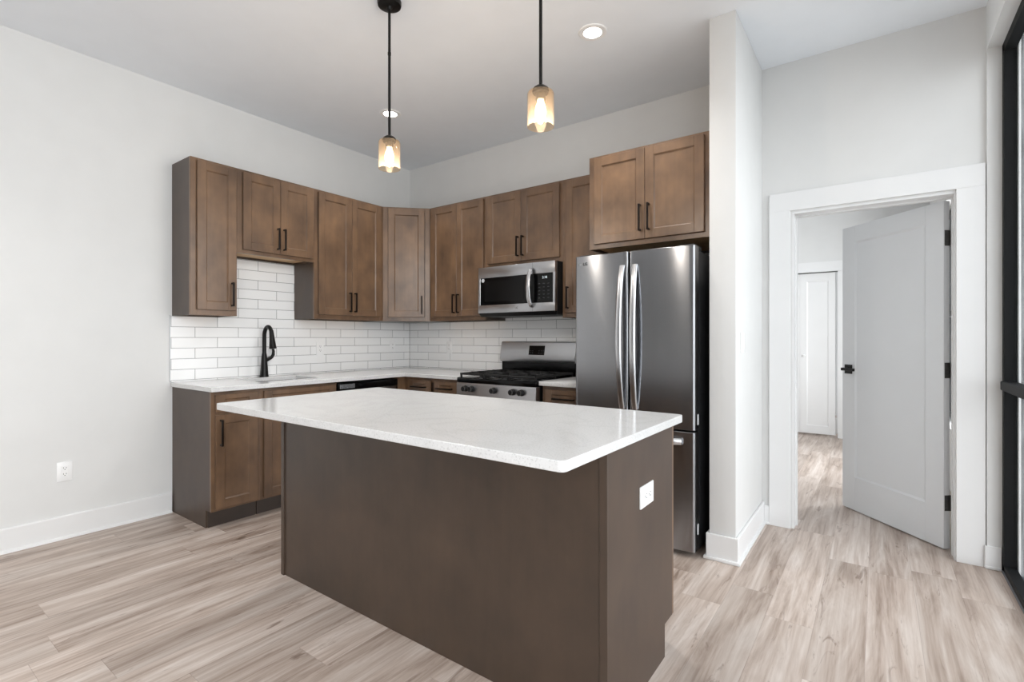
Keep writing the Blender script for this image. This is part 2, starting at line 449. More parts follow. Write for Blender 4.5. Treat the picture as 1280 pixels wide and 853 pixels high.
base_boxes('baseboard_stub', [(SX0 - T, SX1 + T, SY - T, SY, (SX0 - T - 0.012, SX1 + T + 0.012, SY - T - 0.012, SY)),
                              (SX1, SX1 + T, SY - 0.001, -0.001, (SX1, SX1 + T + 0.012, SY, -0.001)),
                              (SX0 - T, SX0, SY, -0.2, (SX0 - T - 0.012, SX0, SY, -0.2))], 0.143)
base_boxes('baseboard_back', [(SX1 + T, 3.467, -T, 0, (SX1 + T, 3.467, -T - 0.012, 0)), (4.51, XW + 0.002, -T, 0, (4.51, XW + 0.002, -T - 0.012, 0))], 0.123)
base_boxes('baseboard_right', [(4.505, 4.573, -0.034, -0.024, (4.505, 4.573, -0.038, -0.024)), (XW - T, XW, -3.0, -2.45, (XW - T - 0.012, XW, -3.0, -2.45)), (XW - T, XW, -9.5, -5.6, (XW - T - 0.012, XW, -9.5, -5.6))], 0.123)
base_boxes('baseboard_bedroom', [(0.0, KX0 - 0.1, CY - T, CY, (0.0, KX0 - 0.1, CY - T - 0.012, CY)), (KX1 + 0.1, XW, CY - T, CY, (KX1 + 0.1, XW, CY - T - 0.012, CY))], 0.13)

# door casing and jamb
C1, C2, C3, C4, ZT, ZB = 3.465, 4.512, 3.5866, 4.3925, 2.1734, 2.0529
bm = BM()
box(bm, C1, C3, -0.018, 0, 0, ZB, 0.0015); box(bm, C4, C2, -0.018, 0, 0, ZB, 0.0015); box(bm, C1, C2, -0.018, 0, ZB, ZT, 0.0015)
box(bm, C1, C3, 0.15, 0.168, 0, ZB); box(bm, C4, C2, 0.15, 0.168, 0, ZB); box(bm, C1, C2, 0.15, 0.168, ZB, ZT)
struct('trim_1', bm, 'trim_paint')
bm = BM()
box(bm, DX0, DX0 + 0.010, -0.001, 0.151, 0, DZ); box(bm, DX1 - 0.010, DX1, -0.001, 0.151, 0, DZ); box(bm, DX0 + 0.010, DX1 - 0.010, -0.001, 0.151, DZ - 0.010, DZ)
for x0, x1 in ((DX0 + 0.010, DX0 + 0.019), (DX1 - 0.014, DX1 - 0.010)): box(bm, x0, x1, 0.072, 0.108, 0, DZ - 0.018)
box(bm, DX0 + 0.010, DX1 - 0.010, 0.072, 0.108, DZ - 0.019, DZ - 0.010)
struct('trim_2', bm, 'trim_paint')
# closet casing
bm = BM()
box(bm, KX1, KX1 + 0.1, CY - 0.018, CY, 0, KZ); box(bm, KX0 - 0.1, KX0, CY - 0.018, CY, 0, KZ); box(bm, KX0 - 0.1, KX1 + 0.1, CY - 0.022, CY, KZ, 2.18)
box(bm, KX0 - 0.1, KX1 + 0.1, CY - 0.028, CY, KZ, KZ + 0.012)
struct('trim_3', bm, 'trim_paint')

# ------------------------------------------------------------------ interior door, standing open
def panel_door(bm, w, h, t, st, top, bot, rec):
    """slab from x=0..-w ; faces at y=0 and y=-t ; recessed flat panel both sides"""
    box(bm, -w, -w + st, -t, 0, 0, h, 0.0012); box(bm, -st, 0, -t, 0, 0, h, 0.0012)
    box(bm, -w + st - 0.001, -st + 0.001, -t, 0, h - top, h, 0.0012); box(bm, -w + st - 0.001, -st + 0.001, -t, 0, 0, bot, 0.0012)
    box(bm, -w + st - 0.002, -st + 0.002, -t + rec, -rec, bot - 0.002, h - top + 0.002)
    for s, y0, y1 in ((0, -rec, -0.001), (1, -t + 0.001, -t + rec)):
        for (x0, x1, z0, z1) in ((-w + st, -w + st + rec, bot, h - top), (-st - rec, -st, bot, h - top)):
            pr = [(x0, y1 if s == 0 else y0), (x1, y1 if s == 0 else y0)]
        a = -w + st; b = -st; z0 = bot; z1 = h - top
        yo, yi = ((-0.0005, -rec) if s == 0 else (-t + 0.0005, -t + rec))
        c = 0.012
        o = [bm.verts.new(v) for v in ((a, yo, z0), (b, yo, z0), (b, yo, z1), (a, yo, z1))]
        i = [bm.verts.new(v) for v in ((a + c, yi - (0.0003 if s else -0.0003), z0 + c), (b - c, yi - (0.0003 if s else -0.0003), z0 + c), (b - c, yi - (0.0003 if s else -0.0003), z1 - c), (a + c, yi - (0.0003 if s else -0.0003), z1 - c))]
        for k in range(4): bm.faces.new((o[k], o[(k + 1) % 4], i[(k + 1) % 4], i[k]))
DW, DH, DT = 0.766, 2.020, 0.04
door = bpy.data.objects.new('door_1', None); COL.objects.link(door)
door.location = (4.3815, 0.164, 0.008); door.rotation_euler = (0, 0, math.radians(-47.5))
door['kind'] = 'structure'
bm = BM(); panel_door(bm, DW, DH, DT, 0.115, 0.115, 0.235, 0.007); obj('door_leaf', bm, 'door_paint', door, smooth=False)
for z in (0.22, 0.99, 1.76):
    bm = BM()
    box(bm, -0.001, 0.0015, -DT + 0.006, -0.001, z, z + 0.09)
    cyl(bm, (0.004, 0.004, z), (0.004, 0.004, z + 0.09), 0.0055, seg=12)
    box(bm, 0.0, 0.004, -0.004, 0.003, z, z + 0.09)
    hb = obj('hinge', bm, 'hinge_metal', door)
for s in (-1, 1):
    y = -DT if s < 0 else 0.0
    bm = BM()
    ya, yb = sorted((y, y + s * 0.008)); box(bm, -DW + 0.028, -DW + 0.093, ya, yb, 0.967, 1.032, 0.0015)
    cyl(bm, (-DW + 0.06, y, 1.0), (-DW + 0.06, y + s * 0.05, 1.0), 0.011, seg=16)
    ya, yb = sorted((y + s * 0.043, y + s * 0.055))
    box(bm, -DW + 0.048, -DW + 0.165, ya, yb, 0.99, 1.01, 0.002)
    obj('door_handle', bm, 'black_metal', door)
bm = BM(); box(bm, -DW - 0.001, -DW + 0.001, -DT + 0.006, -0.006, 0.97, 1.03); box(bm, -DW - 0.007, -DW, -DT + 0.012, -0.012, 0.992, 1.008, 0.001)
obj('latch_plate', bm, 'black_metal', door)

# closet bifold door (bedroom)
bif = bpy.data.objects.new('door_2', None); COL.objects.link(bif); bif['kind'] = 'structure'; bif.location = (0, 0, 0)
for k, (xr, w) in enumerate(((3.622, 0.384), (3.236, 0.388), (2.846, 0.39))):
    bm = BM(); panel_door(bm, w, 2.02, 0.03, 0.075, 0.1, 0.1, 0.006)
    lf = obj('bifold_leaf', bm, 'trim_paint', bif, smooth=False); lf.location = (xr, CY + 0.05, 0.025)
    if k == 0:
        bm = BM(); lathe(bm, [(0, 0.028), (0.012, 0.027), (0.016, 0.02), (0.013, 0.01), (0.007, 0.006), (0.008, 0.0), (0, 0)], 16)
        kb = obj('knob', bm, 'white_plastic', lf); kb.location = (-w + 0.045, -0.03, 0.98); kb.rotation_euler = (R90, 0, 0)
        bm = BM(); box(bm, -0.004, 0.012, -0.036, -0.03, 0.22, 0.25); obj('hinge', bm, 'chrome', lf)
bm = BM(); box(bm, KX0, KX1, CY + 0.02, CY + 0.05, KZ - 0.006, KZ); obj('track', bm, 'hinge_metal', bif)

# ------------------------------------------------------------------ windows
def window(name, plane, a0, a1, z0, z1, mull, axis='x', depth=(4.574, 4.622), glass=4.602, vert=()):
    w = bpy.data.objects.new(name, None); COL.objects.link(w); w['kind'] = 'structure'
    def bx(bm, p0, p1, d0, d1, q0, q1, bev=0.002):
        if axis == 'x': box(bm, d0, d1, p0, p1, q0, q1, bev)
        else: box(bm, p0, p1, d0, d1, q0, q1, bev)
    d0, d1 = depth
    bm = BM()
    bx(bm, a0, a0 + 0.05, d0, d1, z0, z1); bx(bm, a1 - 0.05, a1, d0, d1, z0, z1)
    bx(bm, a0, a1, d0, d1, z1 - 0.05, z1); bx(bm, a0, a1, d0, d1, z0 + 0.012, z0 + 0.045)
    for v in vert: bx(bm, v - 0.025, v + 0.025, d0, d1, z0, z1)
    obj('window_frame', bm, 'frame_black', w)
    bm = BM()
    for m_ in mull: bx(bm, a0 + 0.03, a1 - 0.03, d0 - 0.012, d1, m_ - 0.026, m_ + 0.022, 0.004)
    if mull: obj('crossbar', bm, 'frame_black', w)
    bm = BM(); bx(bm, a0, a1, d0 - 0.004, d1 + 0.03, z0 - 0.002, z0 + 0.014); obj('sill', bm, 'sill_grey', w)
    bm = BM(); bx(bm, a0 + 0.02, a1 - 0.02, glass, glass + 0.006, z0 + 0.02, z1 - 0.02, 0); obj('pane', bm, 'window_glass', w)
    return w
window('window_1', 0, WIN[0][0], WIN[0][1], 0.0, WZ, [0.985], vert=(-1.25,))
window('window_2_added', 0, WIN[1][0], WIN[1][1], 0.0, WZ, [0.985], vert=(-4.3,))  # out of view, added to let more daylight into the room
window('window_3', 0, BW[0], BW[1], 0.5, 2.4, [1.45])
# outside: weathered boarded return beside the first window, ground
bm = BM(); box(bm, 4.661, 4.95, -0.085, 0.12, -0.05, 3.3); box(bm, 4.634, 4.661, -0.09, -0.03, -0.0, 3.0); struct('wall_outside', bm, 'weathered_boards')
bm = BM(); box(bm, 4.624, 4.633, -0.1, -0.03, 0.0, 3.0, 0.001); struct('trim_4', bm, 'trim_paint')
bm = BM(); box(bm, 4.9, 14, -14, 10, -0.4, -0.3); struct('ground_outside', bm, 'outside_ground')

# ------------------------------------------------------------------ cabinets
def pull(parent, x, y, z, length, vert=True):
    """flat bar pull: bar standing off the front plane y (front is -y)"""
    bm = BM(); h = length / 2
    if vert:
        box(bm, x - 0.006, x + 0.006, y - 0.034, y - 0.024, z - h, z + h, 0.002, 2)
        for s in (-1, 1): box(bm, x - 0.005, x + 0.005, y - 0.026, y + 0.0005, z + s * (h - 0.006) - 0.006, z + s * (h - 0.006) + 0.006, 0.001)
    else:
        box(bm, x - h, x + h, y - 0.034, y - 0.024, z - 0.006, z + 0.006, 0.002, 2)
        for s in (-1, 1): box(bm, x + s * (h - 0.006) - 0.006, x + s * (h - 0.006) + 0.006, y - 0.026, y + 0.0005, z - 0.005, z + 0.005, 0.001)
    return obj('pull_handle', bm, 'bronze_pull', parent)
def shaker(parent, name, x0, x1, yb, z0, z1, handle=None, fw=0.057, t=0.02, mat='stained_wood'):
    """five-piece front on the plane yb (front face at yb-t)"""
    bm = BM(); yf = yb - t
    fz = min(fw, (z1 - z0) * 0.28)
    box(bm, x0, x0 + fw, yf, yb, z0, z1, 0.0016); box(bm, x1 - fw, x1, yf, yb, z0, z1, 0.0016)
    box(bm, x0 + fw - 0.0005, x1 - fw + 0.0005, yf, yb, z1 - fz, z1, 0.0016); box(bm, x0 + fw - 0.0005, x1 - fw + 0.0005, yf, yb, z0, z0 + fz, 0.0016)
    a, b, c, d = x0 + fw, x1 - fw, z0 + fz, z1 - fz; e = 0.006; rec = 0.009
    o = [bm.verts.new(v) for v in ((a - 0.001, yf + 0.003, c - 0.001), (b + 0.001, yf + 0.003, c - 0.001), (b + 0.001, yf + 0.003, d + 0.001), (a - 0.001, yf + 0.003, d + 0.001))]
    i = [bm.verts.new(v) for v in ((a + e, yf + rec, c + e), (b - e, yf + rec, c + e), (b - e, yf + rec, d - e), (a + e, yf + rec, d - e))]
    for k in range(4): bm.faces.new((o[k], o[(k + 1) % 4], i[(k + 1) % 4], i[k]))
    bm.faces.new(i)
    q = [bm.verts.new(v) for v in ((a - 0.002, yb, c - 0.002), (b + 0.002, yb, c - 0.002), (b + 0.002, yb, d + 0.002), (a - 0.002, yb, d + 0.002))]
    bm.faces.new(q)
    p = obj(name, bm, mat, parent)
    if handle: pull(p, handle[0], yf, handle[1], handle[2], handle[3])
    return p
def frame_front(bm, w, d, z0, z1, st=0.038, rails=(), stiles=(), st2=0.038):
    y0, y1 = -d, -d + 0.019
    box(bm, 0, st, y0, y1, z0, z1, 0.0008); box(bm, w - st2, w, y0, y1, z0, z1, 0.0008)
    box(bm, st, w - st2, y0, y1, z0, z0 + 0.038, 0.0008); box(bm, st, w - st2, y0, y1, z1 - 0.038, z1, 0.0008)
    for r in rails: box(bm, st, w - st, y0, y1, r - 0.019, r + 0.019, 0.0008)
    for s in stiles: box(bm, s - 0.019, s + 0.019, y0, y1, z0 + 0.038, z1 - 0.038, 0.0008)
def upper(label, loc, rz, w, d, h, doors, group='wall cabinets around the kitchen corner', st2=0.038):
    t = thing('wall_cabinet', label, 'cabinet', loc, rz, group)
    bm = BM(); s = 0.014
    box(bm, 0, s, -d + 0.019, 0, 0, h); box(bm, w - s, w, -d + 0.019, 0, 0, h)
    box(bm, s, w - s, -d + 0.019, 0, h - s, h); box(bm, s, w - s, -0.008, 0, 0.0, h - s)
    obj('carcass', bm, 'stained_panel', t)
    bm = BM(); frame_front(bm, w, d, 0, h, st2=st2); obj('face_frame', bm, 'stained_wood', t)
    bm = BM(); box(bm, s, w - s, -d + 0.019, -0.008, 0.018, 0.03); bp = obj('bottom_panel', bm, 'natural_maple', t); bp['label'] = 'pale unstained maple bottom panel'
    for (x0, x1, z0, z1, hx, hz, hl) in doors:
        shaker(t, 'door', x0, x1, -d, z0, z1, (hx, hz, hl, True) if hl else None)
    return t
UD, UB, UT = 0.297, 1.389, 2.461
UH = UT - UB
yA, yB_, yC_, yD_ = -2.236, -1.930, -1.316, -0.606
HZ = (1.457 + 1.626) / 2 - UB
# left wall: local x = world y - y0
upper('narrow tall stained wall cabinet at the far left end of the run, single door', (0.002, yA, UB), R90, yB_ - yA, UD, UH,
      [(0.038, 0.294, 0.038, UH - 0.018, 0.262, HZ, 0.17)])
zb2 = 1.851
upper('short stained two door wall cabinet above the sink faucet', (0.002, yB_, zb2), R90, yC_ - yB_, UD, UT - zb2,
      [(0.038, 0.3175, 0.026, UT - zb2 - 0.018, 0.294, 1.99 - zb2, 0.165), (0.3205, 0.598, 0.026, UT - zb2 - 0.018, 0.344, 1.99 - zb2, 0.165)])
upper('tall stained two door wall cabinet on the left wall beside the corner cabinet', (0.002, yC_, UB), R90, yD_ - yC_, UD, UH,
      [(0.034, 0.3555, 0.038, UH - 0.018, 0.330, HZ, 0.17), (0.3585, 0.673, 0.038, UH - 0.018, 0.383, HZ, 0.17)])
# diagonal corner cabinet
def corner_upper():
    t = thing('corner_cabinet', 'stained diagonal corner wall cabinet with one angled door', 'cabinet', (0.002, -0.002, UB), 0, None)
    g = 0.604; bm = BM(); pol = [(0, 0), (g, 0), (g, -UD + 0.012), (UD - 0.012, -g), (0, -g)]
    prism(bm, pol, 'z', 0.012, UH); obj('carcass', bm, 'stained_panel', t)
    fr = bpy.data.objects.new('face_frame', None)
    bm = BM(); w = math.hypot(g - UD, g - UD)
    box(bm, 0, 0.046, -0.0, 0.02, 0, UH, 0.0008); box(bm, w - 0.046, w, 0, 0.02, 0, UH, 0.0008)
    box(bm, 0.046, w - 0.046, 0, 0.02, 0, 0.038, 0.0008); box(bm, 0.046, w - 0.046, 0, 0.02, UH - 0.038, UH, 0.0008)
    ff = obj('face_frame', bm, 'stained_wood', t); ff.location = (UD, -g, 0); ff.rotation_euler = (0, 0, math.radians(45))
    off = 0.0015
    d = shaker(t, 'door', 0.05, w - 0.05, -0.0005, 0.038, UH - 0.018, (w - 0.075, HZ, 0.17, True))
    d.location = (UD, -g, 0); d.rotation_euler = (0, 0, math.radians(45))
corner_upper()
# back wall
xa, xb, xc, xd, xe = 0.609, 1.283, 2.062, 2.440, 3.276
upper('tall stained two door wall cabinet on the back wall left of the microwave', (xa, -0.002, UB), 0, xb - xa, UD, UH,
      [(0.032, 0.3535, 0.038, UH - 0.018, 0.330, HZ, 0.17), (0.3565, 0.663, 0.038, UH - 0.018, 0.381, HZ, 0.17)])
zb3 = 1.829
upper('short stained two door wall cabinet directly above the microwave', (xb, -0.002, zb3), 0, xc - xb, UD, UT - zb3,
      [(0.036, 0.389, 0.036, UT - zb3 - 0.018, 0.366, 1.986 - zb3, 0.165), (0.392, 0.756, 0.036, UT - zb3 - 0.018, 0.416, 1.986 - zb3, 0.165)])
upper('tall single door stained wall cabinet between microwave and refrigerator', (xc, -0.002, UB), 0, xd - xc, UD, UH,
      [(0.036, 0.345, 0.038, UH - 0.018, 0.058, HZ, 0.17)])
zb4 = 1.833
upper('deep stained two door wall cabinet over the refrigerator', (xd + 0.008, -0.002, zb4), 0, xe - xd - 0.008, 0.598, UT - zb4,
      [(0.042, 0.3985, 0.032, UT - zb4 - 0.018, 0.372, 1.998 - zb4, 0.17), (0.4015, 0.764, 0.032, UT - zb4 - 0.018, 0.428, 1.998 - zb4, 0.17)], st2=0.075)

# base cabinets
BH, BD, TK = 0.886, 0.602, 0.114
def base_cab(label, loc, rz, w, fronts, group='base cabinets under the worktops', hollow=False):
    t = thing('base_cabinet', label, 'cabinet', loc, rz, group)
    bm = BM(); d = BD - 0.019
    side = [(0, 0), (-(BD - 0.075), 0), (-(BD - 0.075), TK), (-d, TK), (-d, BH), (0, BH)]
    if hollow:
        prism(bm, side, 'x', 0, 0.016); prism(bm, side, 'x', w - 0.016, w)
        box(bm, 0.016, w - 0.016, -d, -0.006, TK, TK + 0.016); box(bm, 0.016, w - 0.016, -0.006, 0, TK, BH)
    else: prism(bm, side, 'x', 0, w)
    obj('carcass', bm, 'stained_panel', t)
    bm = BM(); frame_front(bm, w, BD, TK, BH, rails=(0.735,)); obj('face_frame', bm, 'stained_wood', t)
    bm = BM(); box(bm, 0.012, w, -(BD - 0.075) - 0.008, -(BD - 0.075), 0, TK - 0.002); tb = obj('toe_kick', bm, 'toe_board', t); tb['label'] = 'dark recessed toe kick board'
    for f in fronts:
        shaker(t, f[0], f[1], f[2], -BD, f[3], f[4], f[5], fw=f[6] if len(f) > 6 else 0.057)
    return t
base_cab('narrow stained base cabinet at the far left end of the sink run', (0.002, -2.234, 0), R90, 0.314,
         [('drawer', 0.022, 0.292, 0.752, 0.866, (0.157, 0.80, 0.16, False)), ('door', 0.022, 0.292, 0.13, 0.735, (0.05, 0.62, 0.17, True))])
base_cab('stained sink base cabinet under the black faucet', (0.002, -1.920, 0), R90, 0.604,
         [('false_front', 0.022, 0.588, 0.752, 0.866, None), ('door', 0.022, 0.302, 0.13, 0.735, (0.27, 0.62, 0.17, True)), ('door', 0.306, 0.588, 0.13, 0.735, (0.338, 0.62, 0.17, True))], hollow=True)
# corner filler and blind corner
t = thing('blind_corner_cabinet', 'stained blind corner base unit where the two worktops meet', 'cabinet', (0.002, -0.002, 0))
bm = BM(); prism(bm, [(0, 0), (0.625, 0), (0.625, -BD), (BD, -BD), (BD, -0.69), (0, -0.69)], 'z', TK, BH); obj('carcass', bm, 'stained_wood', t)
bm = BM(); prism(bm, [(0, 0), (0.625, 0), (0.625, -BD + 0.075), (BD - 0.075, -BD + 0.075), (BD - 0.075, -0.69), (0, -0.69)], 'z', 0, TK); obj('toe_kick', bm, 'toe_board', t)
base_cab('stained double drawer base cabinet left of the range', (0.630, -0.002, 0), 0, 0.646,
         [('drawer', 0.045, 0.305, 0.752, 0.862, (0.175, 0.805, 0.17, False)), ('drawer', 0.352, 0.615, 0.752, 0.862, (0.484, 0.805, 0.17, False)),
          ('door', 0.045, 0.305, 0.13, 0.735, (0.27, 0.62, 0.17, True)), ('door', 0.352, 0.615, 0.13, 0.735, (0.388, 0.62, 0.17, True))])
base_cab('narrow stained base cabinet between range and refrigerator', (2.072, -0.002, 0), 0, 0.366,
         [('drawer', 0.03, 0.345, 0.74, 0.862, (0.19, 0.80, 0.17, False)), ('door', 0.03, 0.345, 0.13, 0.722, (0.06, 0.62, 0.17, True))])

# ------------------------------------------------------------------ dishwasher
t = thing('dishwasher', 'stainless dishwasher with dark control strip beside the sink base cabinet', 'dishwasher', (0.002, -1.314, 0), R90)
w = 0.612
bm = BM(); box(bm, 0.004, w - 0.004, -0.56, -0.02, 0.1, 0.87, 0.002); obj('body', bm, 'black_plastic', t)
bm = BM(); box(bm, 0.006, w - 0.006, -0.618, -0.56, 0.115, 0.815, 0.004, 2); obj('door', bm, 'stainless', t)
bm = BM(); box(bm, 0.006, w - 0.006, -0.618, -0.56, 0.818, 0.872, 0.003, 2); cp = obj('control_panel', bm, 'black_gloss', t)
bm = BM(); box(bm, 0.02, 0.16, -0.6195, -0.617, 0.828, 0.862, 0.0008); obj('badge_plate', bm, 'stainless_light', cp)
bm = BM(); box(bm, 0.08, w - 0.08, -0.655, -0.645, 0.772, 0.79, 0.004, 2)
for x in (0.1, w - 0.1): box(bm, x - 0.01, x + 0.01, -0.647, -0.616, 0.775, 0.787, 0.002)
obj('bar_handle', bm, 'stainless_light', t)
bm = BM(); box(bm, 0.01, w - 0.01, -0.545, -0.53, 0, 0.1); obj('toe_kick', bm, 'black_plastic', t)

# ------------------------------------------------------------------ worktops, sink, backsplash
CT0, CT1 = 0.887, 0.918
SKX = (0.105, 0.48); SKY = (-1.86, -1.36)
bm = BM()
xs = [0.0095, SKX[0], SKX[1], 0.645, 1.281]; ys = [-2.248, SKY[0], SKY[1], -0.645, -0.0095]
def keep(i, j):
    if i == 3: return j == 3
    return not (i == 1 and j == 1)
cells(bm, xs, ys, keep, CT0, CT1)
o = obj('worktop', bm, 'white_quartz', None, dissolve=True, bevel=0.003)
tag(o, 'white quartz L-shaped worktop around the corner with the sink cut into it', 'countertop')
bm = BM(); box(bm, 2.063, 2.448, -0.645, -0.0095, CT0, CT1, 0.003, 2)
tag(obj('worktop', bm, 'white_quartz'), 'short white quartz worktop between range and refrigerator', 'countertop')
# sink basin
t = thing('sink', 'undermount stainless sink basin set into the worktop below the faucet', 'sink', ((SKX[0] + SKX[1]) / 2, (SKY[0] + SKY[1]) / 2, 0.70))
hx, hy = (SKX[1] - SKX[0]) / 2, (SKY[1] - SKY[0]) / 2
bm = BM()
def ring(hx, hy, r, z, n=6):
    vs = []
    for cx, cy, a0 in ((hx - r, hy - r, 0), (-hx + r, hy - r, 90), (-hx + r, -hy + r, 180), (hx - r, -hy + r, 270)):
        for k in range(n + 1):
            a = math.radians(a0 + 90 * k / n); vs.append(bm.verts.new((cx + r * math.cos(a), cy + r * math.sin(a), z)))
    return vs
rings = [ring(hx + 0.012, hy + 0.012, 0.03, 0.186), ring(hx - 0.002, hy - 0.002, 0.03, 0.186), ring(hx - 0.006, hy - 0.006, 0.03, 0.02), ring(hx - 0.025, hy - 0.025, 0.03, 0.003)]
for a, b in zip(rings, rings[1:]):
    for k in range(len(a)): bm.faces.new((a[k], a[(k + 1) % len(a)], b[(k + 1) % len(a)], b[k]))
bm.faces.new(rings[-1])
obj('basin', bm, 'stainless_light', t)
bm = BM(); lathe(bm, [(0.045, 0.006), (0.04, 0.008), (0.03, 0.005), (0.0, 0.004)], 24); obj('drain', bm, 'chrome', t)
# tile
bm = BM()
box(bm, 0.0008, 0.008, yA - 0.012, -0.0005, 0.919, UB - 0.001); box(bm, 0.0008, 0.008, yB_ + 0.001, yC_ - 0.001, UB - 0.002, zb2 + 0.01)
bs = obj('tile_backsplash', bm, 'tile_left'); tag(bs, 'white subway tile backsplash on the left wall behind the faucet', 'backsplash')
bm = BM(); box(bm, 0.0008, 0.0105, yA - 0.0165, yA - 0.012, 0.919, UB + 0.004); e = obj('edge_trim', bm, 'knob_grey', bs); e['label'] = 'thin grey metal edge trim'
bm = BM(); box(bm, 0.0085, 2.46, -0.008, -0.0008, 0.919, UB - 0.001); box(bm, xb + 0.001, xc - 0.001, -0.008, -0.0008, UB - 0.002, 1.46)
bs = obj('tile_backsplash', bm, 'tile_back'); tag(bs, 'white subway tile backsplash on the back wall behind the range', 'backsplash')

bm = BM(); box(bm, 0.0078, 0.0105, -0.0105, -0.0078, 0.919, UB - 0.001); g = obj('corner_grout', bm, 'slot_dark', bs); g['label'] = 'dark grout line in the corner'
# ------------------------------------------------------------------ faucet
t = thing('faucet', 'matte black gooseneck pull-down kitchen faucet behind the sink', 'faucet', (0.055, -1.602, CT1), 0)
bm = BM(); lathe(bm, [(0, 0), (0.034, 0), (0.034, 0.004), (0.0305, 0.02), (0.0245, 0.10), (0.02, 0.165), (0.0165, 0.19), (0, 0.19)], 28); obj('body', bm, 'black_metal', t)
pts = [(0, 0, 0.185), (0, 0, 0.235), (0, 0, 0.285)]; R = 0.058
rad = [0.0152] * 3
for k in range(1, 13):
    a = math.pi * k / 13 * 0.92
    pts.append((R - R * math.cos(a), 0, 0.325 + R * 1.35 * math.sin(a))); rad.append(0.0152)
obj_bm = BM(); tube(obj_bm, pts, rad, 16); obj('spout', obj_bm, 'black_metal', t)
ex, ez = pts[-1][0], pts[-1][2]
bm = BM(); tube(bm, [(ex - 0.003, 0, ez + 0.012), (ex + 0.004, 0, ez - 0.02), (ex + 0.012, 0, ez - 0.07), (ex + 0.019, 0, ez - 0.115), (ex + 0.0215, 0, ez - 0.128), (ex + 0.022, 0, ez - 0.132)],
           [0.0158, 0.0175, 0.021, 0.0262, 0.0275, 0.024], 20); obj('spray_head', bm, 'black_metal', t)
# side lever: a stub pointing along the wall, rising to a curved blade
bm = BM(); tube(bm, [(0, 0.004, 0.135), (0.0, 0.03, 0.142), (0.0, 0.052, 0.152)], [0.019, 0.016, 0.0125], 16)
tube(bm, [(0, 0.046, 0.146), (0, 0.062, 0.158), (0, 0.074, 0.178), (0, 0.076, 0.205), (0, 0.070, 0.232), (0, 0.062, 0.250)], [0.0125, 0.013, 0.0125, 0.011, 0.009, 0.007], 14)
obj('lever', bm, 'black_metal', t)

# ------------------------------------------------------------------ range
RX0, RX1 = 1.287, 2.055; rw = RX1 - RX0
t = thing('gas_range', 'stainless gas range with black grates under the microwave', 'stove', (RX0, -0.012, 0))
bm = BM(); box(bm, 0.004, rw - 0.004, -0.62, 0, 0.03, 0.90, 0.003)
for x in (0.06, rw - 0.06):
    for y in (-0.56, -0.06): cyl(bm, (x, y, 0), (x, y, 0.03), 0.018, seg=12)
obj('body', bm, 'black_plastic', t)
bm = BM(); box(bm, 0, rw, -0.655, -0.045, 0.8745, 0.915, 0.006, 2); obj('cooktop', bm, 'black_gloss', t)
bm = BM(); prism(bm, [(-0.658, 0.770), (-0.658, 0.866), (-0.652, 0.874), (-0.60, 0.874), (-0.60, 0.770)], 'x', 0.0, rw); cpn = obj('control_panel', bm, 'stainless_soft', t, bevel=0.002)
for x in (0.100, 0.166, 0.386, 0.565, 0.644):
    bm = BM()
    lathe(bm, [(0.0, 0.0), (0.025, 0.0), (0.0245, 0.008), (0.0215, 0.012), (0.0205, 0.034), (0.018, 0.038), (0, 0.038)], 24)
    box(bm, -0.004, 0.004, -0.019, 0.019, 0.037, 0.046, 0.002)
    k = obj('knob', bm, 'black_plastic', cpn); k.location = (x, -0.658, 0.828); k.rotation_euler = (R90, 0, 0)
    bm = BM(); lathe(bm, [(0.0205, 0.033), (0.0215, 0.0345), (0.0195, 0.039), (0.0155, 0.0395)], 24)
    kr = obj('knob_rim', bm, 'hinge_metal', cpn); kr.location = (x, -0.658, 0.828); kr.rotation_euler = (R90, 0, 0)
bm = BM(); box(bm, 0.004, rw - 0.004, -0.66, -0.615, 0.225, 0.757, 0.004, 2); od = obj('oven_door', bm, 'stainless', t)
bm = BM(); box(bm, 0.09, rw - 0.09, -0.662, -0.655, 0.33, 0.62, 0.002); obj('oven_window', bm, 'black_gloss', od)
bm = BM(); tube(bm, [(0.06, -0.70, 0.735), (rw / 2, -0.707, 0.735), (rw - 0.06, -0.70, 0.735)], [(0.014, 0.010)] * 3, 14)
for x in (0.085, rw - 0.085): box(bm, x - 0.012, x + 0.012, -0.70, -0.658, 0.726, 0.744, 0.003)
obj('oven_handle', bm, 'stainless_light', od)
for k in range(3):
    bm = BM(); box(bm, 0.05 + k * 0.235, 0.245 + k * 0.235, -0.6615, -0.655, 0.748, 0.7535); obj('vent_slot', bm, 'gap_dark', od)
bm = BM(); box(bm, 0.004, rw - 0.004, -0.66, -0.615, 0.05, 0.218, 0.004, 2); obj('storage_drawer', bm, 'stainless', t)
# burners
for i, (x, y, r) in enumerate(((0.17, -0.50, 0.045), (0.17, -0.21, 0.036), (rw / 2, -0.355, 0.05), (rw - 0.17, -0.50, 0.05), (rw - 0.17, -0.21, 0.036))):
    bm = BM(); lathe(bm, [(0, 0.015), (r * 0.9, 0.015), (r, 0.010), (r, 0.004), (r * 1.15, 0.002), (r * 1.25, 0.0), (0, 0)], 24, (x, y, 0.9145))
    obj('burner', bm, 'cast_iron', t)
